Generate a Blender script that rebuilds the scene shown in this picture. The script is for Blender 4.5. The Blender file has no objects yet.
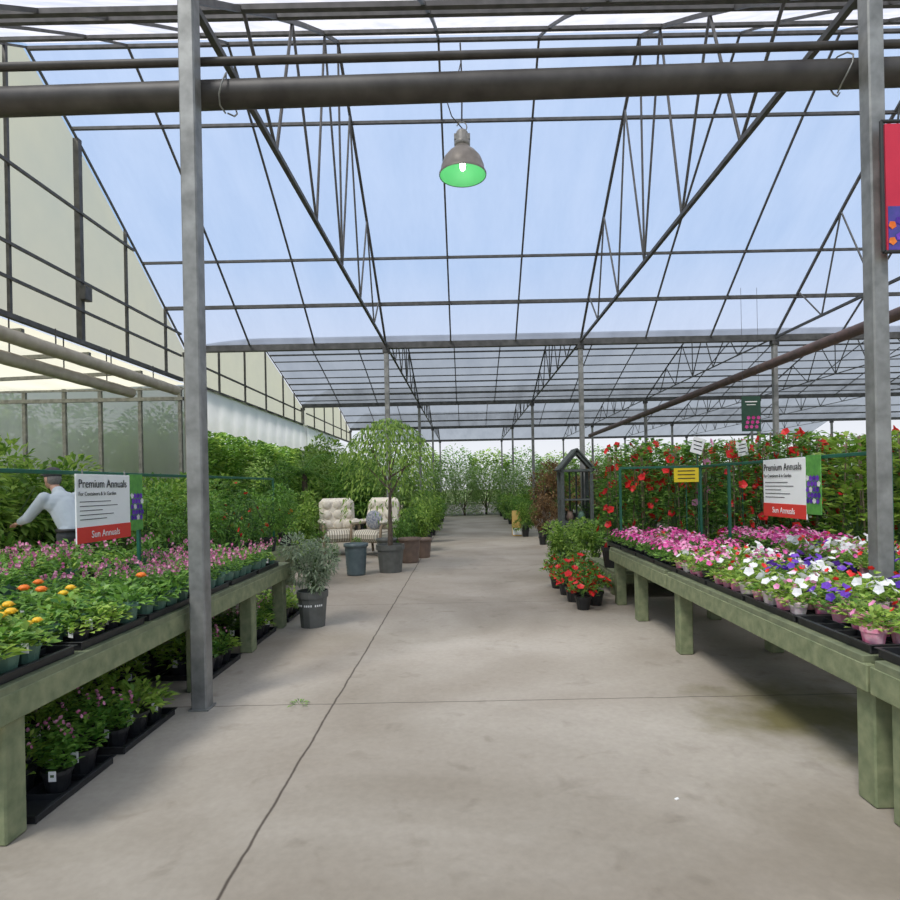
import bpy, math, random, bmesh
from mathutils import Vector, Matrix
R=random.Random(11)
scene=bpy.context.scene; col=scene.collection
KIDS={}
# ------------------------------------------------------------ materials
def newmat(name):
    m=bpy.data.materials.new(name); m.use_nodes=True
    nt=m.node_tree; nt.nodes.clear()
    out=nt.nodes.new('ShaderNodeOutputMaterial')
    return m,nt,out
def pm(name,c1,c2=None,scale=6,rough=.6,metal=0,bump=0,emit=None,es=0,stripe=None):
    m,nt,out=newmat(name); N=nt.nodes; L=nt.links
    b=N.new('ShaderNodeBsdfPrincipled'); L.new(b.outputs[0],out.inputs[0])
    if c2 is None: c2=tuple(x*.8 for x in c1)
    tc=N.new('ShaderNodeTexCoord')
    if stripe:
        no=N.new('ShaderNodeTexWave'); no.inputs['Scale'].default_value=stripe
    else:
        no=N.new('ShaderNodeTexNoise'); no.inputs['Scale'].default_value=scale; no.inputs['Detail'].default_value=5
    L.new(tc.outputs['Object'],no.inputs['Vector'])
    r=N.new('ShaderNodeValToRGB'); r.color_ramp.elements[0].position=.3; r.color_ramp.elements[1].position=.7
    r.color_ramp.elements[0].color=(*c2,1); r.color_ramp.elements[1].color=(*c1,1)
    L.new(no.outputs['Fac'],r.inputs[0]); L.new(r.outputs[0],b.inputs['Base Color'])
    b.inputs['Roughness'].default_value=rough; b.inputs['Metallic'].default_value=metal
    if emit: b.inputs['Emission Color'].default_value=(*emit,1); b.inputs['Emission Strength'].default_value=es
    if bump:
        bp=N.new('ShaderNodeBump'); bp.inputs['Strength'].default_value=bump; bp.inputs['Distance'].default_value=.02
        L.new(no.outputs['Fac'],bp.inputs['Height']); L.new(bp.outputs[0],b.inputs['Normal'])
    return m
def leafmat(name,dark,light,tr=.4):
    m,nt,out=newmat(name); N=nt.nodes; L=nt.links
    g=N.new('ShaderNodeNewGeometry'); r=N.new('ShaderNodeValToRGB')
    r.color_ramp.elements[0].color=(*dark,1); r.color_ramp.elements[1].color=(*light,1)
    L.new(g.outputs['Random Per Island'],r.inputs[0])
    d=N.new('ShaderNodeBsdfPrincipled'); d.inputs['Roughness'].default_value=.45; L.new(r.outputs[0],d.inputs['Base Color'])
    t=N.new('ShaderNodeBsdfTranslucent'); L.new(r.outputs[0],t.inputs[0])
    mx=N.new('ShaderNodeMixShader'); mx.inputs[0].default_value=tr
    L.new(d.outputs[0],mx.inputs[1]); L.new(t.outputs[0],mx.inputs[2]); L.new(mx.outputs[0],out.inputs[0])
    return m
def film(name,tcol,dcol,fac,var=.1,scale=1.5):
    m,nt,out=newmat(name); N=nt.nodes; L=nt.links
    t=N.new('ShaderNodeBsdfTransparent'); t.inputs[0].default_value=(*tcol,1)
    d=N.new('ShaderNodeBsdfTranslucent'); d.inputs[0].default_value=(*dcol,1)
    tc=N.new('ShaderNodeTexCoord'); no=N.new('ShaderNodeTexNoise'); no.inputs['Scale'].default_value=scale; no.inputs['Detail'].default_value=4
    mp=N.new('ShaderNodeMapping'); mp.inputs['Scale'].default_value=(1,.35,.35)
    L.new(tc.outputs['Object'],mp.inputs[0]); L.new(mp.outputs[0],no.inputs['Vector'])
    mr=N.new('ShaderNodeMapRange'); mr.inputs[1].default_value=.3; mr.inputs[2].default_value=.7
    mr.inputs[3].default_value=fac-var; mr.inputs[4].default_value=fac+var
    L.new(no.outputs['Fac'],mr.inputs[0])
    mx=N.new('ShaderNodeMixShader'); L.new(mr.outputs[0],mx.inputs[0]); L.new(t.outputs[0],mx.inputs[1]); L.new(d.outputs[0],mx.inputs[2]); L.new(mx.outputs[0],out.inputs[0])
    return m
M={}
M['steel']=pm('galvanised_steel',(.31,.31,.295),(.17,.17,.16),9,.5,.4)
M['dark']=pm('weathered_dark_steel',(.11,.11,.108),(.055,.055,.055),7,.6,.3)
M['pipe']=pm('dark_pipe',(.075,.068,.062),(.035,.03,.028),5,.55,.2)
M['rust']=pm('rusty_pipe',(.16,.10,.085),(.09,.065,.06),6,.7,.1)
M['green_wood']=pm('green_painted_wood',(.25,.27,.145),(.14,.17,.085),14,.75,0,.3)
M['green_wood2']=pm('worn_green_wood_top',(.20,.22,.12),(.12,.14,.08),10,.8,0,.3)
M['rail']=pm('dark_green_metal',(.01,.12,.07),(.01,.08,.045),8,.45)
M['black']=pm('black_plastic',(.022,.023,.024),(.012,.012,.013),20,.4)
M['greenpot']=pm('green_plastic_pot',(.10,.19,.14),(.06,.13,.09),9,.5)
M['pinkpot']=pm('pink_plastic_pot',(.70,.12,.26),(.75,.45,.5),30,.45)
M['whitepot']=pm('pale_plastic_pot',(.7,.68,.62),(.6,.4,.45),20,.5)
M['greypot']=pm('grey_plastic_pot',(.13,.135,.125),(.09,.095,.085),9,.5)
M['bluepot']=pm('slate_ceramic',(.11,.15,.16),(.07,.10,.11),9,.35)
M['terra']=pm('brown_ceramic',(.22,.15,.11),(.14,.10,.08),9,.5)
M['soil']=pm('potting_soil',(.05,.035,.025),(.02,.015,.01),40,.95)
M['tag']=pm('white_plastic_tag',(.85,.85,.83),(.78,.78,.76),9,.5)
M['white']=pm('white_board',(.86,.87,.86),(.82,.83,.82),4,.5)
M['red']=pm('red_print',(.72,.05,.035),(.66,.04,.03),4,.5)
M['banner']=pm('crimson_print',(.62,.02,.05),(.5,.01,.04),4,.5)
M['ink']=pm('black_ink',(.03,.03,.03),(.02,.02,.02),4,.6)
M['grass_print']=pm('green_print',(.12,.36,.06),(.06,.22,.04),18,.5)
M['yellow']=pm('yellow_card',(.85,.65,.02),(.8,.6,.02),4,.5)
M['purplef']=leafmat('purple_petals',(.08,.02,.33),(.24,.07,.62),.2)
M['whitef']=leafmat('white_petals',(.78,.76,.78),(.95,.93,.92),.25)
M['pinkf']=leafmat('pink_petals',(.82,.13,.42),(.95,.50,.70),.25)
M['magf']=leafmat('magenta_petals',(.68,.03,.28),(.88,.12,.45),.25)
M['redf']=leafmat('red_petals',(.68,.01,.015),(.9,.035,.03),.2)
M['yelf']=leafmat('yellow_petals',(.9,.42,.01),(.98,.66,.04),.2)
M['oraf']=leafmat('orange_petals',(.9,.14,.01),(.95,.30,.03),.2)
M['mauvef']=leafmat('mauve_petals',(.50,.10,.25),(.75,.35,.5),.2)
M['leaf']=leafmat('fresh_green_leaves',(.05,.16,.02),(.26,.47,.08))
M['leafd']=leafmat('deep_green_leaves',(.03,.11,.02),(.17,.33,.06))
M['leafy']=leafmat('yellow_green_leaves',(.13,.28,.03),(.48,.64,.12))
M['leafbg']=leafmat('sunlit_leaves',(.08,.20,.025),(.42,.60,.12),.5)  # background leaf greens raised so the colour itself stands in for sunlight
M['leafbb']=leafmat('pale_sunlit_leaves',(.15,.30,.07),(.50,.68,.22),.5)  # pale bamboo green, with the same sunlight brightening in its colour
M['leafg']=leafmat('grey_green_leaves',(.16,.22,.13),(.40,.48,.32))
M['leafr']=leafmat('bronze_leaves',(.12,.07,.03),(.32,.20,.09))
M['stem']=pm('green_stem',(.08,.14,.04),(.05,.09,.03),20,.7)
M['bark']=pm('tree_bark',(.16,.12,.09),(.08,.06,.045),20,.9,0,.4)
M['cream']=pm('cream_cushion',(.72,.67,.57),(.63,.57,.47),10,.85)
M['stripe']=pm('striped_cushion',(.70,.65,.54),(.30,.27,.22),10,.85,stripe=6)
M['tanwood']=pm('tan_wicker',(.30,.22,.14),(.2,.15,.1),30,.6)
M['blue']=pm('navy_print_fabric',(.08,.11,.2),(.5,.5,.5),30,.8)
M['canvas']=pm('beige_canvas',(.46,.42,.34),(.33,.29,.23),5,.8)
M['kiosk']=pm('grey_green_wood',(.08,.095,.09),(.045,.055,.05),14,.8)
M['skin']=pm('skin',(.50,.29,.21),(.42,.24,.17),20,.55)
M['shirt']=pm('grey_blue_shirt',(.46,.52,.56),(.38,.44,.48),8,.85)
M['trous']=pm('dark_grey_trousers',(.045,.05,.05),(.03,.033,.034),8,.85)
M['hair']=pm('grey_hair',(.20,.19,.18),(.12,.11,.10),40,.8)
M['cap']=pm('dark_cap_cloth',(.06,.063,.07),(.035,.035,.04),20,.85)
M['shade']=pm('aged_aluminium',(.24,.22,.20),(.15,.14,.12),10,.45,.4)
M['refl']=pm('green_glowing_reflector',(.2,.6,.3),(.15,.5,.25),3,.4,0,0,(.10,.50,.16),.4)
M['bulb']=pm('lit_bulb',(1,1,1),(1,1,1),3,.4,0,0,(.85,1,.85),9)
M['leather']=pm('black_leather',(.02,.02,.02),(.015,.015,.015),9,.4)
M['orange']=pm('tan_painted_wood',(.75,.50,.15),(.65,.4,.12),9,.6)
M['film']=film('milky_greenhouse_film',(.84,.88,.94),(.55,.61,.74),.42,.07)
M['film2']=film('sunlit_greenhouse_film',(.80,.81,.86),(.55,.54,.58),.66,.16,3.5)  # near slope's film, whitened and more opaque to imitate sun on that side
M['shadecloth']=film('shaded_greenhouse_film',(.31,.34,.37),(.29,.32,.36),.5,.10)
M['poly']=film('grey_cream_polycarbonate',(.60,.60,.53),(.58,.57,.47),.78,.1)
M['annex']=film('hazy_annex_plastic',(.66,.67,.62),(.66,.66,.59),.78,.10)
M['sheet']=film('white_curtain_sheet',(.7,.7,.7),(.70,.71,.73),.9,.05)
# ------------------------------------------------------------ mesh builder
class MB:
    def __init__(s): s.v=[];s.f=[];s.m=[];s.sm=[]
    def add(s,vs,fs,mi=0,smooth=False):
        o=len(s.v); s.v+= [tuple(p) for p in vs]; s.f+=[tuple(i+o for i in f) for f in fs]; s.m+=[mi]*len(fs); s.sm+=[smooth]*len(fs)
    def box(s,c,d,mi=0,b=None,rot=None):
        h=[x/2 for x in d]
        if b is None: b=min(h)*.12
        b=min(b,min(h)*.9); idx={}; vs=[]
        for ax in range(3):
            for a in (-1,1):
                for bb in (-1,1):
                    for cc in (-1,1):
                        sg=(a,bb,cc); p=[sg[k]*(h[k] if k==ax else h[k]-b) for k in range(3)]
                        idx[(sg,ax)]=len(vs); vs.append(Vector(p))
        fs=[]
        for ax in range(3):
            o=[k for k in range(3) if k!=ax]
            for a in (-1,1):
                q=[]
                for (p1,p2) in ((-1,-1),(1,-1),(1,1),(-1,1)):
                    t=[0,0,0]; t[ax]=a; t[o[0]]=p1; t[o[1]]=p2; q.append(idx[(tuple(t),ax)])
                fs.append(q)
        for c3 in range(3):
            a3,b3=[k for k in range(3) if k!=c3]
            for sa in (-1,1):
                for sb in (-1,1):
                    q=[]
                    for ax,cs in ((a3,-1),(a3,1),(b3,1),(b3,-1)):
                        t=[0,0,0]; t[a3]=sa;t[b3]=sb;t[c3]=cs; q.append(idx[(tuple(t),ax)])
                    fs.append(q)
        for a in (-1,1):
            for bb in (-1,1):
                for cc in (-1,1): fs.append([idx[((a,bb,cc),k)] for k in range(3)])
        if rot is not None: vs=[rot@v for v in vs]
        c=Vector(c); s.add([v+c for v in vs],fs,mi)
    def tube(s,p0,p1,r0,r1=None,n=8,mi=0,cap=True):
        s.path([p0,p1],[r0,r0 if r1 is None else r1],n,mi,cap)
    def path(s,pts,rs,n=8,mi=0,cap=True):
        pts=[Vector(p) for p in pts]
        if not hasattr(rs,'__len__'): rs=[rs]*len(pts)
        vs=[];fs=[];prev=None
        for i,p in enumerate(pts):
            d=(pts[min(i+1,len(pts)-1)]-pts[max(i-1,0)]).normalized()
            if prev is None:
                u=d.cross(Vector((0,0,1)))
                if u.length<.05: u=d.cross(Vector((1,0,0)))
            else: u=prev-d*prev.dot(d)
            u.normalize(); w=d.cross(u); prev=u
            for k in range(n):
                a=2*math.pi*k/n+math.pi/n; vs.append(p+(u*math.cos(a)+w*math.sin(a))*rs[i])
        for i in range(len(pts)-1):
            for k in range(n):
                k2=(k+1)%n; fs.append((i*n+k,i*n+k2,(i+1)*n+k2,(i+1)*n+k))
        s.add(vs,fs,mi,n>5)
        if cap:
            s.add(vs[:n],[tuple(range(n))],mi); s.add(vs[-n:],[tuple(range(n))],mi)
    def lathe(s,prof,n=16,c=(0,0,0),mi=0,smooth=True):
        vs=[];fs=[]
        for r,z in prof:
            for k in range(n):
                a=2*math.pi*k/n; vs.append((c[0]+r*math.cos(a),c[1]+r*math.sin(a),c[2]+z))
        for i in range(len(prof)-1):
            for k in range(n):
                k2=(k+1)%n; fs.append((i*n+k,i*n+k2,(i+1)*n+k2,(i+1)*n+k))
        s.add(vs,fs,mi,smooth)
    def ell(s,c,r,n=12,m=8,mi=0,rot=None):
        vs=[];fs=[];c=Vector(c)
        for i in range(m+1):
            t=math.pi*i/m
            for k in range(n):
                a=2*math.pi*k/n; v=Vector((r[0]*math.sin(t)*math.cos(a),r[1]*math.sin(t)*math.sin(a),r[2]*math.cos(t)))
                if rot is not None: v=rot@v
                vs.append(c+v)
        for i in range(m):
            for k in range(n):
                k2=(k+1)%n; fs.append((i*n+k,(i+1)*n+k,(i+1)*n+k2,i*n+k2))
        s.add(vs,fs,mi,True)
    def leaf(s,p,d,L,W,mi=0,droop=.25):
        p=Vector(p); d=Vector(d).normalized()
        u=d.cross(Vector((R.uniform(-.4,.4),R.uniform(-.4,.4),1)))
        if u.length<.05: u=Vector((1,0,0))
        u.normalize(); n=u.cross(d)
        m=p+d*L*.5-n*W*.15; t=p+d*L-Vector((0,0,L*droop))
        s.add([p,m+u*W*.5+n*W*.12,t,m-u*W*.5+n*W*.12,m],[(0,1,2,4),(0,4,2,3)],mi)
    def flower(s,p,nrm,r,mi=0,lobes=5,depth=.35):
        p=Vector(p); nrm=Vector(nrm).normalized(); u=nrm.cross(Vector((.3,.2,1))).normalized(); w=nrm.cross(u)
        vs=[p-nrm*r*depth]; n=lobes*2; ph=R.random()*6
        for k in range(n):
            a=2*math.pi*k/n+ph; q=r*(1 if k%2 else .8); vs.append(p+(u*math.cos(a)+w*math.sin(a))*q+nrm*r*R.uniform(-.05,.1))
        s.add(vs,[(0,1+k,1+(k+1)%n) for k in range(n)],mi,False)
    def make(s,name,mats,loc=(0,0,0),parent=None,rz=0,recalc=True):
        me=bpy.data.meshes.new(name); me.from_pydata(s.v,[],s.f)
        if not isinstance(mats,(list,tuple)): mats=[mats]
        for m in mats: me.materials.append(m)
        me.polygons.foreach_set('material_index',s.m); me.polygons.foreach_set('use_smooth',s.sm)
        if recalc:
            bm=bmesh.new(); bm.from_mesh(me); bmesh.ops.recalc_face_normals(bm,faces=bm.faces); bm.to_mesh(me); bm.free()
        me.update()
        return link(name,me,loc,parent,rz)
def link(name,data,loc=(0,0,0),parent=None,rz=0):
    o=bpy.data.objects.new(name,data); col.objects.link(o); o.location=loc; o.rotation_euler=(0,0,rz)
    if parent is not None: o.parent=parent; KIDS.setdefault(parent.name,[]).append(o)
    return o
def meta(o,label,cat,group=None,kind=None):
    o['label']=label; o['category']=cat
    if group: o['group']=group
    if kind: o['kind']=kind
    return o
def struct(o): o['kind']='structure'; return o
def root(name,loc,label,cat,group=None,rz=0):
    o=link(name,None,loc,None,rz); o.empty_display_size=.1
    return meta(o,label,cat,group)
def clone(src,loc=None,rz=0,sc=1,parent=None):
    n=src.copy(); col.objects.link(n)
    if loc is not None:
        n.location=loc; n.rotation_euler=(0,0,rz); n.scale=sc if hasattr(sc,'__len__') else (sc,sc,sc)
    if parent is not None: n.parent=parent; KIDS.setdefault(parent.name,[]).append(n)
    for k in list(KIDS.get(src.name,[])): clone(k,parent=n)
    return n
class Proto:
    def __init__(s,o): s.o=o; s.used=False
    def place(s,loc,rz=None,sc=1,label=None):
        if rz is None: rz=R.uniform(0,6.28)
        if not s.used:
            s.used=True; o=s.o; o.location=loc; o.rotation_euler=(0,0,rz); o.scale=sc if hasattr(sc,'__len__') else (sc,sc,sc)
        else: o=clone(s.o,loc,rz,sc)
        if label: o['label']=label
        return o
def text(body,size,x,z,mat,parent,y=-.012,name='lettering',align='CENTER',sx=1):
    cu=bpy.data.curves.new('t','FONT'); cu.body=body; cu.size=size; cu.extrude=.0008; cu.align_x=align; cu.resolution_u=3
    o=bpy.data.objects.new('t',cu); col.objects.link(o); bpy.context.view_layer.update()
    me=bpy.data.meshes.new_from_object(o.evaluated_get(bpy.context.evaluated_depsgraph_get()))
    bpy.data.objects.remove(o); me.transform(Matrix.Diagonal((sx,1,1,1))); me.transform(Matrix.Rotation(math.pi/2,4,'X'))
    me.materials.clear(); me.materials.append(mat); me.name=name
    return link(name,me,(x,y,z),parent)
# ------------------------------------------------------------ floor / ground
m,nt,out=newmat('stained_concrete'); N=nt.nodes; L=nt.links
b=N.new('ShaderNodeBsdfPrincipled'); L.new(b.outputs[0],out.inputs[0]); b.inputs['Roughness'].default_value=.75
tc=N.new('ShaderNodeTexCoord')
def noise(sc,det=6,dist=0):
    n=N.new('ShaderNodeTexNoise'); n.inputs['Scale'].default_value=sc; n.inputs['Detail'].default_value=det; n.inputs['Distortion'].default_value=dist
    L.new(tc.outputs['Object'],n.inputs['Vector']); return n
def ramp(src,p0,c0,p1,c1):
    r=N.new('ShaderNodeValToRGB'); e=r.color_ramp.elements; e[0].position=p0;e[1].position=p1;e[0].color=(*c0,1);e[1].color=(*c1,1); L.new(src,r.inputs[0]); return r
def mul(a,bb,f=1):
    x=N.new('ShaderNodeMix'); x.data_type='RGBA'; x.blend_type='MULTIPLY'; x.inputs[0].default_value=f; L.new(a,x.inputs[6]); L.new(bb,x.inputs[7]); return x.outputs[2]
base=ramp(noise(.7,9,.8).outputs['Fac'],.3,(.32,.275,.22),.7,(.43,.385,.325))
st=ramp(noise(.35,7,1.2).outputs['Fac'],.36,(.78,.77,.74),.58,(1,1,1))
fine=ramp(noise(28,5).outputs['Fac'],.3,(.92,.92,.92),.7,(1.03,1.03,1.03))
c=mul(mul(base.outputs[0],st.outputs[0]),fine.outputs[0])
spot=ramp(noise(5,5,.5).outputs['Fac'],.25,(.80,.79,.77),.40,(1,1,1)); c=mul(c,spot.outputs[0])
sep=N.new('ShaderNodeSeparateXYZ'); L.new(tc.outputs['Object'],sep.inputs[0])
def mth(op,a,bv=None,cv=None):
    x=N.new('ShaderNodeMath'); x.operation=op
    for i,q in enumerate((a,bv,cv)):
        if q is None: continue
        if isinstance(q,(int,float)): x.inputs[i].default_value=q
        else: L.new(q,x.inputs[i])
    return x.outputs[0]
wob=mth('MULTIPLY',mth('SUBTRACT',noise(4,3).outputs['Fac'],.5),.03)
# floor object origin sits at world (6,24,-.05)
jx=mth('ABSOLUTE',mth('ADD',mth('ADD',sep.outputs[0],6+.97),wob))
yy=mth('MODULO',mth('ADD',mth('ADD',sep.outputs[1],wob),24+36-4.3),3.6)
jy=mth('MINIMUM',yy,mth('SUBTRACT',3.6,yy))
jx2=mth('ABSOLUTE',mth('SUBTRACT',sep.outputs[0],-2.4))
jj=mth('MINIMUM',mth('MINIMUM',jx,mth('MULTIPLY',jy,1.5)),jx2)
jr=ramp(jj,.003,(.22,.19,.17),.010,(1,1,1)); c=mul(c,jr.outputs[0])
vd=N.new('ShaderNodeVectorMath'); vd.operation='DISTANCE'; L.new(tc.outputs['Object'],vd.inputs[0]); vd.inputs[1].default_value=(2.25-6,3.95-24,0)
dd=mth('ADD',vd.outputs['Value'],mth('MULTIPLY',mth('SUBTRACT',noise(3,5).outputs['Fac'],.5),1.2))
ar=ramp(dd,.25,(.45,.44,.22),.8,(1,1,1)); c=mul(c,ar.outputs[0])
L.new(c,b.inputs['Base Color'])
bp=N.new('ShaderNodeBump'); bp.inputs['Strength'].default_value=.15; bp.inputs['Distance'].default_value=.01; L.new(jr.outputs[0],bp.inputs['Height']); L.new(bp.outputs[0],b.inputs['Normal'])
M['conc']=m
mb=MB(); mb.box((0,0,0),(44,60,.1),b=.005); struct(mb.make('floor',M['conc'],(6,24,-.05)))
mb=MB(); mb.box((0,60,-.16),(400,300,.1),b=.005); o=mb.make('ground',pm('grassy_ground',(.16,.22,.08),(.12,.14,.07),1.5,.95)); meta(o,'grassy ground surrounding the greenhouse','ground',kind='structure')
# ------------------------------------------------------------ greenhouse frame
SP=10.73; Y0=4.27; GZ=5.07; ZF=.42
PROF=[(0,5.07),(1.9,6.44),(3.15,7.30),(4.2,8.0),(5.365,8.72),(6.53,8.0),(7.58,7.30),(8.83,6.44),(10.73,5.07)]
def pz(t,bi=0):
    for (a,z),(c_,z2) in zip(PROF,PROF[1:]):
        if a<=t<=c_:
            zz=z+(z2-z)*(t-a)/(c_-a); return zz if bi<1 else GZ+(zz-GZ)*ZF
    return GZ
XS=[-6.9,-1.9,2.95,7.8,12.65,17.5,22.35,27.2]
XL,XR=-6.9,27.3
for bi in range(-1,4):
    y=Y0+bi*SP
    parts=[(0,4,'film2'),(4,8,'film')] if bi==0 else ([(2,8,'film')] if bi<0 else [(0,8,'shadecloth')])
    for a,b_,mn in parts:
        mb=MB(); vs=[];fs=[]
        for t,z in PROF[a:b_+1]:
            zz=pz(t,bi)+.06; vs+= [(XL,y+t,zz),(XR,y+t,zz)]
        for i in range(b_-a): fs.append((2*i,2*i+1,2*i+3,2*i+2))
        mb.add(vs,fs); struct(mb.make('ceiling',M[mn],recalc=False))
def bar(name,p0,p1,w,mat,label,cat,group,square=True):
    mb=MB(); p0=Vector(p0);p1=Vector(p1); mid=(p0+p1)/2
    mb.path([p0-mid,p1-mid],w/ (1.414 if square else 2),4 if square else 12)
    o=mb.make(name,mat,mid); return meta(o,label,cat,group)
for i in range(0,5):
    y=Y0+i*SP; bar('gutter_beam',(XL,y,GZ+(.22 if i==0 else 0)),(XR,y,GZ+(.22 if i==0 else 0)),.15,M['dark'],'grey steel gutter beam running across the roof valley','beam','gutter beams')
def truss(y,x):
    r=root('roof_truss',(x,y,GZ),'steel roof truss with slender webbing under translucent film','truss','roof trusses')
    mb=MB(); mb.path([(0,t,z-GZ-.02) for t,z in PROF],.034,4); mb.make('top_chord',M['dark'],parent=r)
    mb=MB(); mb.tube((0,0,.0),(0,SP,.0),.036,n=4); mb.make('bottom_chord',M['dark'],parent=r)
    segs=[(2.0,1.1),(2.0,2.7),(3.7,2.7),(3.7,4.4),(5.365,4.4),(5.365,5.365),(5.365,6.3),(7.03,6.3),(7.03,8.0),(8.73,8.0),(8.73,9.6)]
    for b_,t in segs:
        mb=MB(); mb.tube((0,b_,0),(0,t,pz(t)-GZ-.02),.018,n=6); mb.make('web_bar',M['dark'],parent=r)
    return r
base_t=None
for bi,ks in ((0,4),(1,6),(2,6),(3,7)):
    for k in range(ks):
        if k==0: continue
        loc=(XS[k],Y0+bi*SP,GZ)
        if base_t is None: base_t=truss(Y0,XS[k])
        else: clone(base_t,loc,0,(1,1,1 if bi==0 else ZF))
mb=MB(); mb.path([(0,t,z-GZ) for t,z in PROF],.025,4); raf=Proto(meta(mb.make('roof_rafter',M['dark']),'slim steel rafter following the roof slope','rafter','roof rafters'))
for bi,kx in ((0,12),(1,16),(2,15)):
    for k in range(kx):
        if k%3 or k==0: raf.place((XS[k//3]+(k%3)*4.85/3,Y0+bi*SP,GZ),0,(1,1,1 if bi==0 else ZF))
for bi in range(0,3):
    for t in (1.0,2.05,4.3,5.365,6.43,8.73,9.7):
        w=.05 if t!=9.7 else .075
        bar('roof_purlin',(XL,Y0+bi*SP+t,pz(t,bi)-.02),(XR,Y0+bi*SP+t,pz(t,bi)-.02),w,M['dark'],'horizontal steel purlin beneath the roof film','purlin','roof purlins')
for t in (6.9,7.6,8.2,9.2,10.2):
    bar('shade_wire',(XL,Y0+SP+t,pz(t,1)-.03),(XR,Y0+SP+t,pz(t,1)-.03),.035,M['dark'],'thin support wire under the shaded roof','wire','shade wires')
def post(x,y):
    r=root('steel_post',(x,y,0),'square galvanised steel post standing on the concrete floor','post','greenhouse posts')
    mb=MB(); mb.box((0,0,2.5),(.112,.12,5.0),b=.01)
    mb.make('shaft',M['steel'],parent=r)
    mb=MB(); mb.box((0,0,.006),(.14,.14,.012)); mb.make('base_plate',M['steel'],parent=r)
    mb=MB(); mb.box((0,0,4.94),(.17,.17,.1)); mb.make('top_bracket',M['dark'],parent=r)
    return r
bpst=None
for i,y in enumerate([Y0,15.0,25.73,36.46,47.2]):
    for k,x in enumerate(XS):
        if (i==0 and k>3): continue
        if bpst is None: bpst=post(x,y); bpst.scale=(1,1,1.05)
        else: clone(bpst,(x,y,0),0,(1,1,1.05 if i==0 else 1.0))
bar('large_pipe',(-7,4.44,4.40),(10,4.44,4.63),.20,M['pipe'],'thick dark pipe strapped across the posts','pipe',None,False)
bar('thin_pipe',(-7,4.40,4.66),(10,4.40,4.76),.06,M['pipe'],'thin dark conduit above the thick pipe','pipe',None,False)
bar('conduit',(-7,6.6,5.95),(10,6.6,5.95),.045,M['pipe'],'slim conduit crossing beneath the roof','pipe',None,False)
bar('large_pipe',(7.55,7,4.36),(7.55,36,4.36),.22,M['rust'],'long rusty reddish-brown pipe running down the building','pipe',None,False)
for x,z in ((-1.70,4.47),(2.83,4.53)):
    mb=MB(); mb.path([(.135*math.cos(a*.5236)*1,0.135*math.sin(a*.5236),(.03*math.sin(a))) for a in range(13)],.006,6)
    o=mb.make('wire_loop',M['steel'],(x,4.44,z)); o.rotation_euler=(0,math.pi/2,0); meta(o,'bent wire loop around the thick pipe','wire','wire loops')
# left gable walls
for bi in range(0,3):
    y=Y0+bi*SP; mb=MB(); vs=[];fs=[]
    for t,z in PROF: vs+=[(XL-.06,y+t,4.25),(XL-.06,y+t,pz(t,bi))]
    for i in range(len(PROF)-1): fs.append((2*i,2*i+2,2*i+3,2*i+1))
    mb.add(vs,fs); struct(mb.make('wall_left',M['poly'],recalc=False))
    for t in ((.6,2.0,3.3,4.9,6.6,8.1,9.7) if bi==0 else (2,4,6,8,9.5)):
        bar('gable_stud',(XL,y+t,4.25),(XL,y+t,pz(t,bi)),.1 if t==6.6 else .05,M['dark'],'upright steel stud on the cream gable panels','stud','gable studs')
    for z in ((4.25,4.83,5.36) if bi==0 else (4.25,4.8)):
        bar('gable_girt',(XL+.06,y+.4,z),(XL+.06,y+SP-.4,z),.08 if z<4.5 else .045,M['dark'],'horizontal steel girt along the gable panels','girt','gable girts')
bar('gable_girt',(XL+.06,Y0+2.4,6.6),(XL+.06,Y0+8.3,6.6),.045,M['dark'],'horizontal steel girt along the gable panels','girt','gable girts')
for (x,z,ya,yb,w) in ((-6.55,3.84,6.0,13.7,.21),(-6.75,3.56,6.0,12.2,.2)):
    r=root('rolled_curtain',(x,ya,z),'beige fabric side curtain rolled up below the gable wall','curtain','rolled curtains')
    mb=MB(); pts=[];rs=[]
    for k in range(24):
        pts.append((0,(yb-ya)*k/23,0)); rs.append(w/2*(1+.05*(k%2)))
    mb.path(pts,rs,12); mb.make('fabric_roll',M['canvas'],parent=r)
    mb=MB(); mb.tube((0,-.1,0),(0,yb-ya+.15,0),.03); mb.make('roll_tube',M['steel'],parent=r)
    for k in range(5):
        mb=MB(); yq=(yb-ya)*(k+.5)/5; mb.tube((-.12,yq,.0),(-.12,yq,4.25-z),.012,n=6); mb.make('hanger',M['dark'],parent=r)
mb=MB(); mb.box((0,0,0),(.12,.2,.25)); meta(mb.make('junction_box',M['dark'],(-6.8,10.87,5.15)),'small grey electrical junction box on the gable stud','electrical box')
mb=MB(); vs=[];fs=[]
for k in range(81):
    y=15.2+k*.21; vs+=[(-6.78+.04*math.sin(k*1.3),y,3.15+.04*math.sin(k*.9)),(-6.78+.01*math.sin(k*1.3),y,4.25)]
for k in range(80): fs.append((2*k,2*k+2,2*k+3,2*k+1))
mb.add(vs,fs,0,True); meta(mb.make('side_curtain',M['sheet'],recalc=False),'white fabric side curtain lowered along the open wall','curtain')
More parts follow.
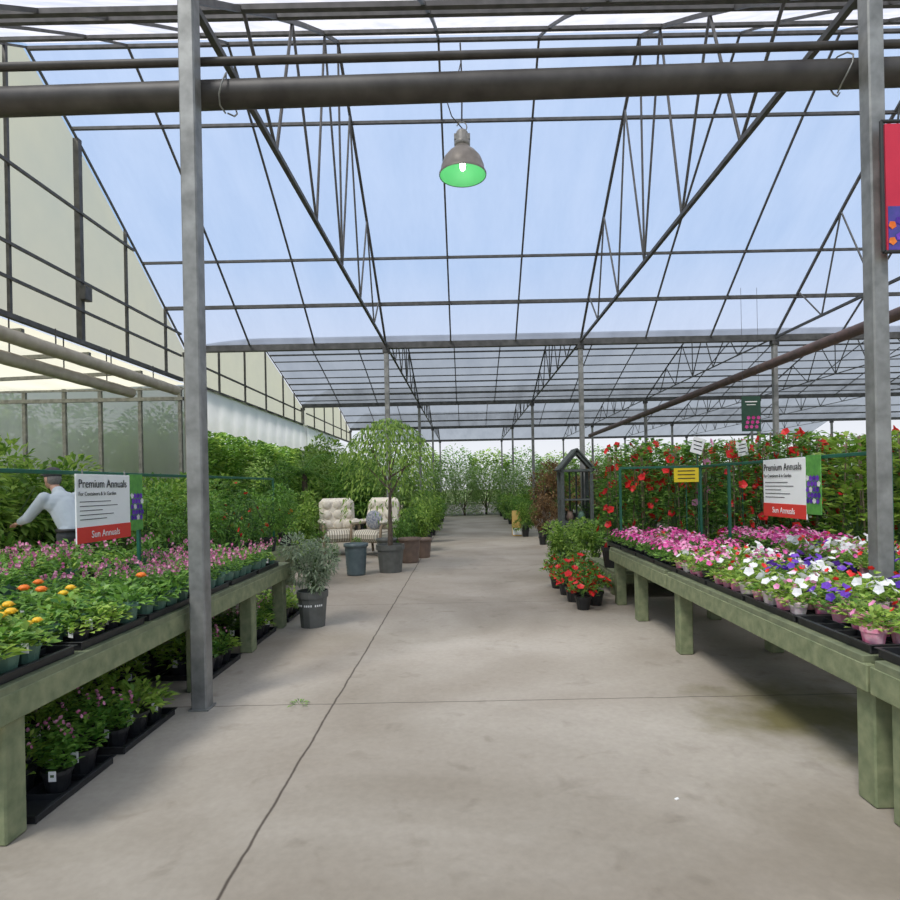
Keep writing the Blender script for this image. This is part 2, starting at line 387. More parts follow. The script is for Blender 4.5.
# side annex
mb=MB(); mb.add([(-14,15.1,.9),(-7,15.1,.9),(-7,15.1,4.2),(-14,15.1,4.2)],[(0,1,2,3)]); struct(mb.make('wall_back',M['annex'],recalc=False))
mb=MB(); mb.add([(-16,5,4.02),(-6.97,5,4.22),(-6.97,15.1,4.22),(-16,15.1,4.02)],[(0,1,2,3)]); struct(mb.make('ceiling',M['poly'],recalc=False))
for x in (-14,-12.2,-11.0,-10.0,-9.1,-8.1,-7.1):
    bar('wall_stud',(x,15.04,0),(x,15.04,4.15),.08,M['steel'],'grey steel stud on the translucent wall','stud','annex wall studs')
for z in (3.85,4.1,.9):
    bar('wall_rail',(-14,15.0,z),(-7,15.0,z),.09 if z!=4.1 else .05,M['steel'],'horizontal grey rail on the translucent wall','rail','annex wall rails')
for y in (8.2,9.5,11.2,13.0):
    bar('annex_rafter',(-14,y,3.92),(-6.95,y,4.13),.07,M['steel'],'horizontal grey tie of the side annex roof','rafter','annex rafters')
# ------------------------------------------------------------ lamp
r=root('pendant_lamp',(.04,6.0,4.64),'bell-shaped grey metal high-bay lamp with green glowing inside','lamp')
mb=MB(); mb.lathe([(.235,0),(.238,.02),(.225,.03),(.215,.09),(.185,.17),(.135,.23),(.085,.27),(.07,.30)],28); mb.make('lamp_shade',M['shade'],parent=r,recalc=False)
mb=MB(); mb.lathe([(.228,.004),(.205,.09),(.175,.165),(.12,.22),(.01,.25)],28); mb.make('reflector',M['refl'],parent=r,recalc=False)
mb=MB(); mb.ell((0,0,.10),(.03,.03,.05)); mb.make('bulb',M['bulb'],parent=r)
mb=MB(); mb.lathe([(.0,.29),(.075,.29),(.08,.31),(.08,.34),(.055,.36),(.06,.43),(.045,.45),(0,.45)],16); mb.box((.0,0,.38),(.16,.07,.06)); mb.make('ballast_housing',M['steel'],parent=r)
mb=MB(); mb.path([(.05*math.sin(a),0,.49-.05*math.cos(a)) for a in [x*.5 for x in range(10)]],.006,6); mb.make('hook',M['steel'],parent=r)
mb=MB(); mb.path([(0,0,.54),(.01,0,.9),(0,0,1.33)],.008,6); mb.path([(.05,0,.42),(-.1,0,.6),(-.16,.0,.8),(-.05,.1,1.0),(0,.3,1.33)],.006,6); mb.make('cord',M['black'],parent=r)
# ------------------------------------------------------------ benches
def bench(x0,x1,y0,y1,h,legs,label):
    r=root('display_bench',(x0,y0,0),label,'bench','green timber benches')
    w=x1-x0; l=y1-y0
    mb=MB(); n=max(3,int(w/.15))
    for k in range(n): mb.box(((k+.5)*w/n,l/2,h-.025),(w/n-.012,l-.06,.04),b=.004)
    mb.make('tabletop',M['green_wood2'],parent=r)
    for x in (.025,w-.025):
        mb=MB(); mb.box((x,l/2,h-.105),(.045,l,.13),b=.005); mb.make('side_rail',M['green_wood'],parent=r)
    for y in (.02,l-.02):
        mb=MB(); mb.box((w/2,y,h-.105),(w-.1,.04,.12),b=.005); mb.make('end_rail',M['green_wood'],parent=r)
    for y in legs:
        for x in (.105,w-.105):
            mb=MB(); mb.box((x,y-y0,(h-.05)/2),(.12,.13,h-.05),b=.008); mb.make('leg',M['green_wood'],parent=r)
HB=.72
lb='weathered green painted timber display bench full of potted annuals'
bench(-3.05,-2.0,2.42,6.85,HB,(2.70,4.66,5.75,6.72),lb)
bench(-5.0,-3.2,3.1,6.85,HB,(3.3,6.65),lb)
bench(1.84,2.86,.5,2.76,HB,(.7,2.62),lb); bench(1.84,2.86,2.78,5.55,HB,(2.86,5.40),lb); bench(1.84,2.86,5.58,7.75,HB,(6.7,7.6),lb)
bench(3.13,4.5,3.6,7.75,HB,(3.8,7.5),lb)
bench(-4.2,-2.75,7.0,9.9,HB-.1,(7.2,9.7),lb)
# ------------------------------------------------------------ small potted plants
def pot_mesh(rt,rb,h):
    mb=MB(); mb.lathe([(0,0),(rb,0),(rt*.96,h*.82),(rt*1.04,h*.82),(rt*1.05,h),(rt*.95,h),(rt*.93,h*.88),(0,h*.9)],12,smooth=False); return mb
def dome(mb,n,rad,h,z0,Lf,W):
    for _ in range(n):
        a=R.uniform(0,6.28); u=math.sqrt(R.random()); z=z0+h*(1-u*u*.8)*R.uniform(.15,1)
        mb.leaf((rad*u*math.cos(a),rad*u*math.sin(a),z),(math.cos(a)*(u+.2)+R.uniform(-.4,.4),math.sin(a)*(u+.2)+R.uniform(-.4,.4),R.uniform(.0,.9)),Lf*R.uniform(.7,1.2),W*R.uniform(.7,1.2))
def domeflowers(mb,n,rad,h,z0,fr,lobes=5,ball=False):
    for i in range(n):
        a=2.4*i+R.uniform(-.4,.4); u=math.sqrt((i+.5)/n)*.95; z=z0+h*(1-u*u*.7)
        p=(rad*u*math.cos(a),rad*u*math.sin(a),z+R.uniform(0,.02))
        if ball:
            mb.ell(p,(fr,fr,fr*.6),8,5)
            for k in range(7): mb.leaf(p,(math.cos(k*.9),math.sin(k*.9),.15),fr*1.35,fr*.7)
        else: mb.flower(p,(math.cos(a)*u+R.uniform(-.3,.3),math.sin(a)*u-.35+R.uniform(-.3,.3),.8),fr*R.uniform(.8,1.1),0,lobes)
def small(name,label,group,potm,leafm,flm,nl=70,rad=.1,h=.10,Lf=.05,W=.03,nf=9,fr=.024,ball=False,tag=False,spike=False,pot=(.055,.04,.09),var=2,cat='potted plant',bloom=3):
    out=[]
    for v in range(var):
        r=root(name,(0,0,-50),label,cat,group)
        pot_mesh(*pot).make('pot',potm,parent=r)
        mb=MB(); fl=MB(); z0=pot[2]
        if spike:
            for i in range(nl//12):
                a=R.uniform(0,6.28); u=math.sqrt(R.random())*rad*.8; x,y=u*math.cos(a),u*math.sin(a); hh=h*R.uniform(.6,1.1)
                tx,ty=x*1.5+R.uniform(-.02,.02),y*1.5+R.uniform(-.02,.02)
                for k in range(12):
                    t=k/12; b_=R.uniform(0,6.28); mb.leaf((x+(tx-x)*t,y+(ty-y)*t,z0+hh*t),(math.cos(b_),math.sin(b_),.5),Lf*(1-.4*t),W)
                if R.random()<.4:
                    for k in range(bloom):
                        t=.85+.09*k; b_=k*2.4; fl.flower((tx+.012*math.cos(b_),ty+.012*math.sin(b_),z0+hh*t),(math.cos(b_),math.sin(b_),.3),fr,0,4)
        else:
            dome(mb,nl,rad,h,z0*.8,Lf,W); domeflowers(fl,nf,rad,h,z0+.015,fr,5,ball)
        mb.make('foliage',leafm,parent=r,recalc=False)
        if fl.v: fl.make('flowers',flm,parent=r,recalc=False)
        if tag:
            mb=MB(); mb.box((.03,-pot[0]*1.25,pot[2]*.95),(.04,.002,.055),b=.0005); mb.box((.03,-pot[0]*1.25-.0015,pot[2]*.97),(.02,.001,.014),1,b=.0003); mb.make('plant_tag',[M['tag'],M['stem']],parent=r)
        out.append(Proto(r))
    return out
K={}
K['pinkpet']=small('potted_petunia','pink petunia in a small pot on the bench','pink petunias',M['black'],M['leaf'],M['pinkf'],nf=10,nl=75,fr=.022)
K['pinkpet2']=small('potted_petunia','pink petunia in a bright pink pot in a black tray','petunias in pink pots',M['pinkpot'],M['leafy'],M['pinkf'],nf=3,nl=70,fr=.022)
K['magpet']=small('potted_petunia','magenta petunia in full bloom on the bench','magenta petunias',M['black'],M['leaf'],M['magf'],nf=10,nl=75,fr=.022)
K['whitepet']=small('potted_petunia','white petunia with light green leaves in a small pot','white petunias',M['whitepot'],M['leafy'],M['whitef'],nf=4,fr=.033,nl=90)
K['purppet']=small('potted_petunia','violet-blue petunia spilling over its small pot','purple petunias',M['pinkpot'],M['leaf'],M['purplef'],nf=5,fr=.033,nl=80)
K['greenpet']=small('potted_petunia','leafy green petunia with few blooms in a small pot','green petunias',M['pinkpot'],M['leafy'],M['redf'],nf=1,fr=.022,nl=95)
K['marig']=small('potted_marigold','yellow flowering annual in a green plastic pot','yellow annuals',M['greenpot'],M['leafy'],M['yelf'],nl=48,Lf=.085,W=.05,nf=2,fr=.026,ball=True,pot=(.066,.048,.12),h=.13,tag=True)
K['zinn']=small('potted_zinnia','orange zinnia in a green plastic pot','orange annuals',M['greenpot'],M['leaf'],M['oraf'],nl=52,Lf=.08,W=.045,nf=1,fr=.030,ball=True,pot=(.066,.048,.12),h=.15,tag=True)
K['angel']=small('potted_angelonia','bushy green annual with small mauve-pink flower spikes','mauve annuals',M['greenpot'],M['leaf'],M['mauvef'],nl=150,Lf=.042,W=.018,h=.19,fr=.012,spike=True,pot=(.06,.045,.1),rad=.12,bloom=3)
K['foli']=small('potted_annual','leafy light green annual in a black pot','leafy annuals',M['black'],M['leafy'],M['whitef'],nl=90,Lf=.055,W=.03,nf=0,fr=.012,tag=True,h=.12)
K['folid']=small('potted_annual','leafy mid-green annual in a green pot','leafy annuals',M['greenpot'],M['leaf'],M['pinkf'],nl=80,Lf=.07,W=.036,nf=0,fr=.012,h=.13,pot=(.066,.048,.12))
K['under']=small('potted_salvia','leafy annual with small pink blooms on the floor','plants under the bench',M['black'],M['leaf'],M['mauvef'],nl=200,rad=.11,Lf=.065,W=.03,h=.24,fr=.012,spike=True,tag=True,pot=(.075,.055,.12),bloom=2)
K['under2']=small('potted_annual','broad-leaved green annual in a black pot on the floor','leafy plants under the bench',M['black'],M['leafy'],M['redf'],nl=90,rad=.11,Lf=.08,W=.035,h=.19,nf=0,fr=.012,tag=True,pot=(.075,.055,.12))
def tray(div):
    mb=MB(); mb.box((0,0,.004),(.41,.61,.008),b=.001)
    for x in (-.205,.205): mb.box((x,0,.022),(.006,.62,.044),b=.002)
    for y in (-.305,.305): mb.box((0,y,.022),(.42,.006,.044),b=.002)
    if div:
        for y in (-.1,.1): mb.box((0,y,.02),(.4,.006,.035),b=.002)
        mb.box((0,0,.02),(.006,.6,.035),b=.002)
    else:
        for y in (-.15,0,.15): mb.box((0,y,.02),(.4,.006,.035),b=.002)
        for x in (-.068,.068): mb.box((x,0,.02),(.006,.6,.035),b=.002)
    for x in (-.212,.212): mb.box((x,0,.043),(.02,.64,.004),b=.001)
    for y in (-.312,.312): mb.box((0,y,.043),(.43,.02,.004),b=.001)
    return Proto(meta(mb.make('plant_tray',M['black']),'black plastic nursery tray holding small pots','tray','nursery trays'))
T6=tray(True); T12=tray(False)
def fill(cx,cy,z,kindf,sc=1.0,skip=0,nx=3,ny=4):
    (T12 if nx==3 else T6).place((cx,cy,z),0)
    px=.136 if nx==3 else .2; py=.152 if ny==4 else .2
    for i in range(nx):
        for j in range(ny):
            x=cx+(i-(nx-1)/2)*px; y=cy+(j-(ny-1)/2)*py
            if R.random()<skip: continue
            k=kindf(x,y); R.choice(K[k]).place((x+R.uniform(-.006,.006),y+R.uniform(-.006,.006),z+.009),R.uniform(-.5,.5) if k in('marig','zinn','foli','under','under2') else None,sc*R.uniform(.85,1.12))
def kr(x,y):
    q=R.random()
    if x<2.35:
        if y<3.6: return 'purppet' if q<.3 else ('whitepet' if q<.45 else ('pinkpet2' if q<.75 else 'greenpet'))
        if y<4.8: return 'pinkpet2' if q<.3 else ('purppet' if q<.5 else ('greenpet' if q<.8 else 'whitepet'))
        if y<5.8: return 'pinkpet2' if q<.3 else ('pinkpet' if q<.55 else ('greenpet' if q<.8 else 'whitepet'))
        return 'magpet' if q<.3 else ('pinkpet' if q<.85 else 'greenpet')
    if y<4.1: return 'whitepet' if q<.45 else ('greenpet' if q<.85 else 'purppet')
    if y<4.9: return 'purppet' if q<.45 else ('greenpet' if q<.8 else 'whitepet')
    if y<5.8: return 'whitepet' if q<.35 else ('pinkpet' if q<.65 else 'greenpet')
    if x>3 and y<6.2: return 'purppet' if q<.25 else ('whitepet' if q<.55 else 'greenpet')
    return 'magpet' if q<.35 else ('pinkpet' if q<.85 else 'greenpet')
def kl(x,y):
    q=R.random()
    if y<3.2: return 'marig' if q<.5 else ('zinn' if q<.58 else 'folid')
    if y<4.1: return 'marig' if q<.06 else ('zinn' if q<.20 else ('foli' if q<.5 else 'folid'))
    if y<5.0: return 'zinn' if q<.03 else ('angel' if q<.5 else ('foli' if q<.7 else 'folid'))
    if y<6.0: return 'angel' if q<.55 else ('foli' if q<.75 else 'folid')
    return 'foli' if q<.45 else ('folid' if q<.8 else 'angel')
for j in range(8):
    for i in range(2):
        fill(2.10+i*.47,3.13+j*.65,HB-.003,kr,1.0,.0 if j>0 else (.55 if i==0 else .65))
for i in range(2): fill(2.10+i*.47,2.46,HB-.003,kr,1.0,.85)
for j in range(6):
    for i in range(2): fill(3.4+i*.47,4.0+j*.66,HB-.003,kr,1.08,0)
for j in range(6):
    for i in range(2): fill(-2.25-i*.46,2.80+j*.68,HB-.003,kl,1.0,.04)
for j in range(5):
    for i in range(3): fill(-3.5-i*.48,3.55+j*.67,HB-.003,kl,1.3,.03,2,3)
for (cx,cy) in ((-2.25,3.12),(-2.25,3.85),(-2.72,3.85),(-2.30,5.20),(-2.77,5.2),(-2.78,4.5),(-2.30,6.24),(-2.75,6.24),(-2.8,3.05)):
    fill(cx,cy,.0,lambda x,y:'under' if R.random()<.5 else 'under2',1.08,.08,2,3)
fill(-2.28,7.25,.0,lambda x,y:'under2',1.15,.0,2,3)
# ------------------------------------------------------------ larger plants
def big(name,label,group,potm,leafm,flm=None,pot=(.16,.12,.3),nl=500,rad=.35,h=.9,Lf=.1,W=.05,nf=0,fr=.04,shape='ell',trunk=.0,var=1,cat='potted plant',stakes=False,trmat=None,lump=9):
    out=[]
    for v in range(var):
        r=root(name,(0,0,-50),label,cat,group)
        if pot: pot_mesh(*pot).make('pot',potm,parent=r)
        ph=pot[2] if pot else 0
        mb=MB(); cz=ph+trunk+h/2
        mb.tube((0,0,ph*.8),(.02,0,cz),.012+rad*.05,.008,n=7)
        for k in range(6):
            a=k*1.05+R.random(); mb.tube((0,0,ph+trunk+h*.1*k/2),(rad*.7*math.cos(a),rad*.7*math.sin(a),cz+h*.2*R.uniform(-.5,1.5)),.01+rad*.015,.004,n=5)
        mb.make('trunk' if trunk>.3 or not pot else 'stem',trmat or (M['bark'] if trunk>.2 or not pot else M['stem']),parent=r)
        mb=MB(); fl=MB(); lumps=[]
        for k in range(lump):
            a=R.uniform(0,6.28); u=R.uniform(.2,.75); lumps.append((rad*u*math.cos(a),rad*u*math.sin(a),cz+h*.5*R.uniform(-.7,.75),R.uniform(.3,.5)))
        def samp():
            if shape=='ell':
                lx,ly,lz,ls=R.choice(lumps); d=Vector((R.gauss(0,1),R.gauss(0,1),R.gauss(0,1))).normalized()
                q=R.uniform(.6,1.0); return Vector((lx+d.x*rad*ls*q,ly+d.y*rad*ls*q,lz+d.z*h*.5*ls*q)),d
            a=R.uniform(0,6.28); d=Vector((math.cos(a),math.sin(a),.3))
            if shape=='col':
                q=rad*R.uniform(.3,1); return Vector((q*math.cos(a),q*math.sin(a),ph+trunk+h*R.random())),d
            if shape=='weep':
                q=rad*math.sqrt(R.random()); zt=ph+trunk+h*(1-.45*(q/rad)**2); return Vector((q*math.cos(a),q*math.sin(a),zt-R.random()**2.0*h*.7*(.3+q/rad))),Vector((math.cos(a)*.6,math.sin(a)*.6,-.9))
            if shape=='dome':
                u=math.sqrt(R.random()); return Vector((rad*u*math.cos(a),rad*u*math.sin(a),ph+h*(1-u*u*.7)*R.uniform(.2,1))),Vector((math.cos(a)*u,math.sin(a)*u,.7))
            if shape=='hedge':
                q=rad*R.random()**.35; return Vector((q*math.cos(a),q*math.sin(a),ph+h*(R.random()**.8)*(1-.25*(q/rad)**2))),d
        for _ in range(nl):
            p,d=samp(); mb.leaf(p,d+Vector((R.uniform(-.6,.6),R.uniform(-.6,.6),R.uniform(-.3,.6))),Lf*R.uniform(.6,1.3),W*R.uniform(.7,1.2))
        mb.make('foliage',leafm,parent=r,recalc=False)
        if nf:
            for _ in range(nf):
                p,d=samp(); c0=Vector((0,0,cz)); p=c0+(p-c0)*1.08; fl.flower(p,d+Vector((0,-.3,.1)),fr*R.uniform(.8,1.15))
            fl.make('flowers',flm,parent=r,recalc=False)
        if stakes:
            mb=MB()
            for a in (0,2.1,4.2): mb.tube((rad*.5*math.cos(a),rad*.5*math.sin(a),ph*.8),(rad*.25*math.cos(a),rad*.25*math.sin(a),ph+h),.008,n=6)
            mb.make('stakes',M['tanwood'],parent=r)
        out.append(Proto(r))
    return out
B={}
B['mand']=big('potted_mandevilla','climbing mandevilla with red trumpet flowers on stakes','red mandevillas',M['black'],M['leaf'],M['redf'],nl=720,rad=.2,h=1.3,Lf=.095,W=.055,nf=17,fr=.062,shape='col',var=3,stakes=True)
B['mandp']=big('potted_mandevilla','climbing mandevilla with pink flowers on stakes','pink mandevillas',M['black'],M['leaf'],M['pinkf'],nl=700,rad=.2,h=1.25,Lf=.09,W=.05,nf=9,fr=.055,shape='col',var=1,stakes=True)
B['vine']=big('potted_climber','tall leafy green climber trained up a stake','green climbers',M['black'],M['leafy'],None,nl=900,rad=.28,h=1.4,Lf=.13,W=.075,shape='col',var=2,stakes=True)
B['redg']=big('potted_impatiens','mound of bright red flowers in a black pot on the floor','red bedding plants',M['black'],M['leaf'],M['redf'],pot=(.11,.08,.18),nl=150,rad=.2,h=.3,Lf=.08,W=.045,nf=16,fr=.05,shape='dome',var=2)
B['rosR']=big('potted_rose','rose bush with red and pink blooms','rose bushes',M['black'],M['leafd'],M['redf'],nl=650,rad=.4,h=.95,Lf=.08,W=.045,nf=8,fr=.05,var=2)
B['rosO']=big('potted_rose','rose bush with orange-yellow blooms','rose bushes',M['black'],M['leaf'],M['oraf'],nl=650,rad=.4,h=1.0,Lf=.08,W=.045,nf=4,fr=.045)
B['rosP']=big('potted_rose','shrub with pink blooms','rose bushes',M['black'],M['leaf'],M['pinkf'],nl=650,rad=.4,h=.95,Lf=.08,W=.045,nf=9,fr=.045)
B['shr']=big('potted_shrub','rounded green shrub in a black nursery pot','green shrubs',M['black'],M['leaf'],None,nl=1000,rad=.5,h=1.1,Lf=.1,W=.05,var=2)
B['shd']=big('potted_shrub','dense deep green shrub in a black nursery pot','deep green shrubs',M['black'],M['leafd'],None,nl=1000,rad=.5,h=1.2,Lf=.1,W=.05,var=2)
B['shy']=big('potted_shrub','bright yellow-green shrub in a nursery pot','yellow-green shrubs',M['black'],M['leafbg'],None,nl=1000,rad=.5,h=1.1,Lf=.12,W=.06,var=2)
B['tree']=big('tree','sunlit leafy green tree with slim trunk','trees',None,M['leafbg'],None,pot=None,nl=3200,rad=1.5,h=2.6,Lf=.2,W=.1,trunk=1.0,var=2,cat='tree',lump=14)
B['treed']=big('tree','green tree beyond the greenhouse','trees',None,M['leaf'],None,pot=None,nl=3200,rad=1.6,h=3.0,Lf=.22,W=.1,trunk=.6,var=2,cat='tree',lump=14)
B['hedge']=big('hedge_bush','dense sunlit green hedge bush closing the view','hedge bushes',None,M['leafbg'],None,pot=None,nl=2400,rad=.85,h=2.0,Lf=.17,W=.09,shape='hedge',var=2,cat='hedge')
B['hedged']=big('hedge_bush','dense green hedge bush closing the view','hedge bushes',None,M['leaf'],None,pot=None,nl=2400,rad=.85,h=2.1,Lf=.16,W=.07,shape='hedge',var=2,cat='hedge')
B['bamb']=big('bamboo_clump','pale green slender-leaved bamboo clump closing the aisle','bamboo clumps',None,M['leafbb'],None,pot=None,nl=2600,rad=.75,h=2.3,Lf=.22,W=.035,shape='hedge',var=2,cat='bamboo')
for k in range(12):
    x=2.05+k*.42; R.choice(B['mandp' if k in (3,8) else 'mand']).place((x+R.uniform(-.03,.03),8.35+R.uniform(-.08,.12),.35),sc=R.uniform(.95,1.15))
for k in range(10):
    R.choice(B['mand']).place((2.35+k*.48+R.uniform(-.04,.04),9.2+R.uniform(-.1,.15),.35),sc=R.uniform(1.05,1.22))
for k in range(5): R.choice(B['vine']).place((4.85+k*.55,7.45+.15*(k%2),.0),sc=R.uniform(1.15,1.24))
bench(1.95,7.2,8.0,9.6,.36,(8.3,9.3),'low green timber bench carrying climbers in pots')
for (x,y,s) in ((1.42,7.35,.9),(1.62,7.6,1.0),(1.4,7.85,1.05),(1.62,8.1,1.1),(1.38,8.35,1.0),(1.62,8.6,1.1),(1.35,8.9,1.1),(1.65,9.1,1.0)):
    R.choice(B['redg']).place((x,y,0),sc=s)
for (x,y,s,k) in ((1.6,9.8,.62,'shy'),(2.2,10.2,.65,'shy'),(1.75,10.6,.6,'shy'),(2.7,10.5,.6,'shy'),(1.95,11.4,.55,'shy'),(2.5,11.6,.6,'shr'),(3.3,11.6,.9,'shr'),(3.2,14.6,1.1,'shd'),(4.0,14.8,1.2,'shr'),(4.2,11.5,1.0,'shy'),(5.2,11.8,1.1,'shr'),(6.3,12,1.2,'shy'),(7.5,12,1.2,'shr'),(8.7,12.5,1.3,'shy'),(9.8,13,1.3,'shy')):
    R.choice(B[k]).place((x,y,0),sc=s)
mp_=big('potted_maple','bronze-leaved small maple in a nursery pot','maples',M['black'],M['leafr'],None,nl=1800,rad=.55,h=1.3,Lf=.1,W=.04,trunk=.25)
mp_[0].place((2.15,16.4,0),sc=1.25); mp_[0].place((1.95,15.2,0),sc=.7); mp_[0].place((3.3,16.2,0),sc=1.2)
for i in range(26):
    y=17.5+R.random()*12; x=2.3+R.random()*6; R.choice(B[R.choice(['shr','shy','shy'])]).place((x,y,0),sc=R.uniform(1.0,1.6))
for i in range(13):
    R.choice(B[R.choice(['shr','shy','shd'])]).place((1.75+.1*(i%3),17.6+i*.95,0),sc=R.uniform(.55,.8))
for i in range(10):
    R.choice(B[R.choice(['rosR','rosO','rosP','shr'])]).place((-2.95-(i%3)*.5,7.4+(i//3)*.8,.62),sc=R.uniform(.62,.8))
for i in range(24):
    x=-4.6-R.random()*3.6; y=8.9+R.random()*4; k=R.choice(['rosR','rosO','rosP','shr','shy','shy','shy'])
    R.choice(B[k]).place((x,y,0),sc=R.uniform(1.05,1.4))
for i in range(9):
    R.choice(B['shy' if i%2 else 'shr']).place((-6.5-R.random()*1.3,7.4+i*.35,0),sc=R.uniform(1.3,1.6))
for i in range(13):
    x=-2.9-R.random()*3; y=11+R.random()*2.0; k=R.choice(['rosR','rosP','shr','shy'])
    if x>-4.1 and y>12.2: x-=1.3
    R.choice(B[k]).place((x-.3,y,0),sc=R.uniform(.8,1.05))
for (x,y,s,k) in ((-1.5,13.0,.62,'shr'),(-1.35,13.9,.7,'shd'),(-3.75,14.0,1.0,'shy'),(-2.75,12.5,.42,'rosP'),(-3.3,12.9,.6,'shr'),(-2.2,12.1,.38,'shr')):
    R.choice(B[k]).place((x,y,0),sc=s)
for i in range(18):
    R.choice(B[R.choice(['shr','shy','shy'])]).place((-1.05-.35*(i%3),14.2+i*.75,0),sc=R.uniform(.6,1.0))
for i in range(20):
    x=-3.3-R.random()*3.2; y=16.5+R.random()*9; R.choice(B[R.choice(['shr','shd','shy'])]).place((x,y,0),sc=R.uniform(1,1.7))
for i in range(14):
    s=R.uniform(1.3,1.6); R.choice(B['hedge' if i%2 else 'hedged']).place((-8.6-.4*(i%2),17.2+i*1.4,0),sc=(s,s,s*1.35))
for i in range(6):
    R.choice(B['hedged' if i%2 else 'hedge']).place((-9.2-.5*(i%2),7.2+i*1.2,0),sc=R.uniform(.8,1.05))
for i in range(6):
    R.choice(B['hedge' if i%2 else 'bamb']).place((-3.0-i*.9,19.5+.7*(i%3),0),sc=R.uniform(1.05,1.35))
for (x,y,s,k) in ((-7.2,27.5,1.1,'tree'),(-5.6,23.6,.9,'tree'),(-4.2,28.0,.9,'treed'),(-4.0,21.8,.75,'tree'),(-12.5,19.5,1.2,'treed'),(-16.5,21,1.4,'tree'),(-13,24.5,1.2,'treed'),(-11.4,12.2,.7,'tree'),(-13.4,10.5,.8,'tree')):
    R.choice(B[k]).place((x,y,0),sc=s)
for i in range(32):
    R.choice(B['bamb' if 5<i<15 else ('hedge' if i%3 else 'hedged')]).place((-9+i*1.12,30.6+.7*(i%2),-.0),sc=R.uniform(1.1,1.3))
for i in range(24):
    s=R.uniform(1.7,2.0); R.choice(B['hedged' if i%2 else 'hedge']).place((-26+i*2.8,49.6+R.uniform(-.3,.3),-.1),sc=(s,s,s*1.25))
r=root('palm_tree',(-4.9,18.3,0),'small fan of arching palm fronds on a slim trunk','tree')
mb=MB(); mb.path([(0,0,0),(.05,0,1.0),(0,0,2.0)],[.12,.09,.08],9); mb.make('trunk',M['bark'],parent=r)
for k in range(13):
    a=k*2.4; el_=.3+.5*(k%3); mb=MB(); pts=[]
    for i in range(9):
        t=i/8; pts.append(Vector((math.cos(a)*t*.95,math.sin(a)*t*.95,2.0+el_*t-.75*t*t)))
    mb.path(pts,[.012]*9,4)
    for i in range(1,9):
        for s in (-1,1):
            for q in (0,.5):
                p=pts[i-1].lerp(pts[i],q); mb.leaf(p,Vector((math.cos(a+s*1.0),math.sin(a+s*1.0),-.1)),.32*(1-.06*i),.04)
    mb.make('frond',M['leaf'],parent=r,recalc=False)
t=big('potted_weeping_tree','airy small weeping tree in a dark round pot','weeping trees',M['greypot'],M['leafbg'],None,pot=(.25,.2,.5),nl=2800,rad=.85,h=1.45,Lf=.09,W=.032,trunk=.85,shape='weep')
t[0].place((-1.38,10.9,0),0)
# ------------------------------------------------------------ grey shrub
o_=big('potted_olive_shrub','silvery fine-leaved shrub in a tall grey pot','grey shrubs',M['greypot'],M['leafg'],None,pot=(.17,.135,.40),nl=2600,rad=.36,h=.62,Lf=.06,W=.02,lump=14)
og=o_[0].place((-1.74,6.75,0),0)
mb=MB()
for k in range(14):
    if k%5==4: continue
    a=math.radians(-150+k*8.5); mb.box((.163*math.cos(a),.163*math.sin(a),.25),(.004,.014,.022),b=.001,rot=Matrix.Rotation(a,3,'Z'))
mb.make('printed_band',M['tag'],parent=og)
def decor(x,y,r0,h,mat,label,ribs=True):
    r=root('planter_pot',(x,y,0),label,'planter','decorative planters')
    mb=MB(); prof=[(0,0),(r0*.78,0),(r0*.8,.02)]
    for k in range(9):
        z=.04+k*(h-.1)/9; prof+=[(r0*(.8+.18*z/h)+(.006 if ribs else 0),z),(r0*(.8+.18*z/h),z+(h-.1)/18)]
    prof+=[(r0,h-.06),(r0*1.08,h-.05),(r0*1.08,h),(r0*.98,h),(r0*.95,h-.08),(0,h-.09)]
    mb.lathe(prof,24); mb.make('pot_body',mat,parent=r)
    mb=MB(); mb.lathe([(0,h-.075),(r0*.95,h-.075)],16); mb.make('soil',M['soil'],parent=r); return r
decor(-1.95,10.6,.20,.56,M['bluepot'],'slate-blue ribbed ceramic planter on the floor')
decor(-1.15,12.2,.22,.5,M['terra'],'brown ceramic planter beside the aisle')
decor(-1.62,12.2,.2,.5,M['greypot'],'dark grey ribbed planter beside the aisle')
decor(-.95,13.0,.2,.42,M['terra'],'brown ceramic planter beside the aisle')
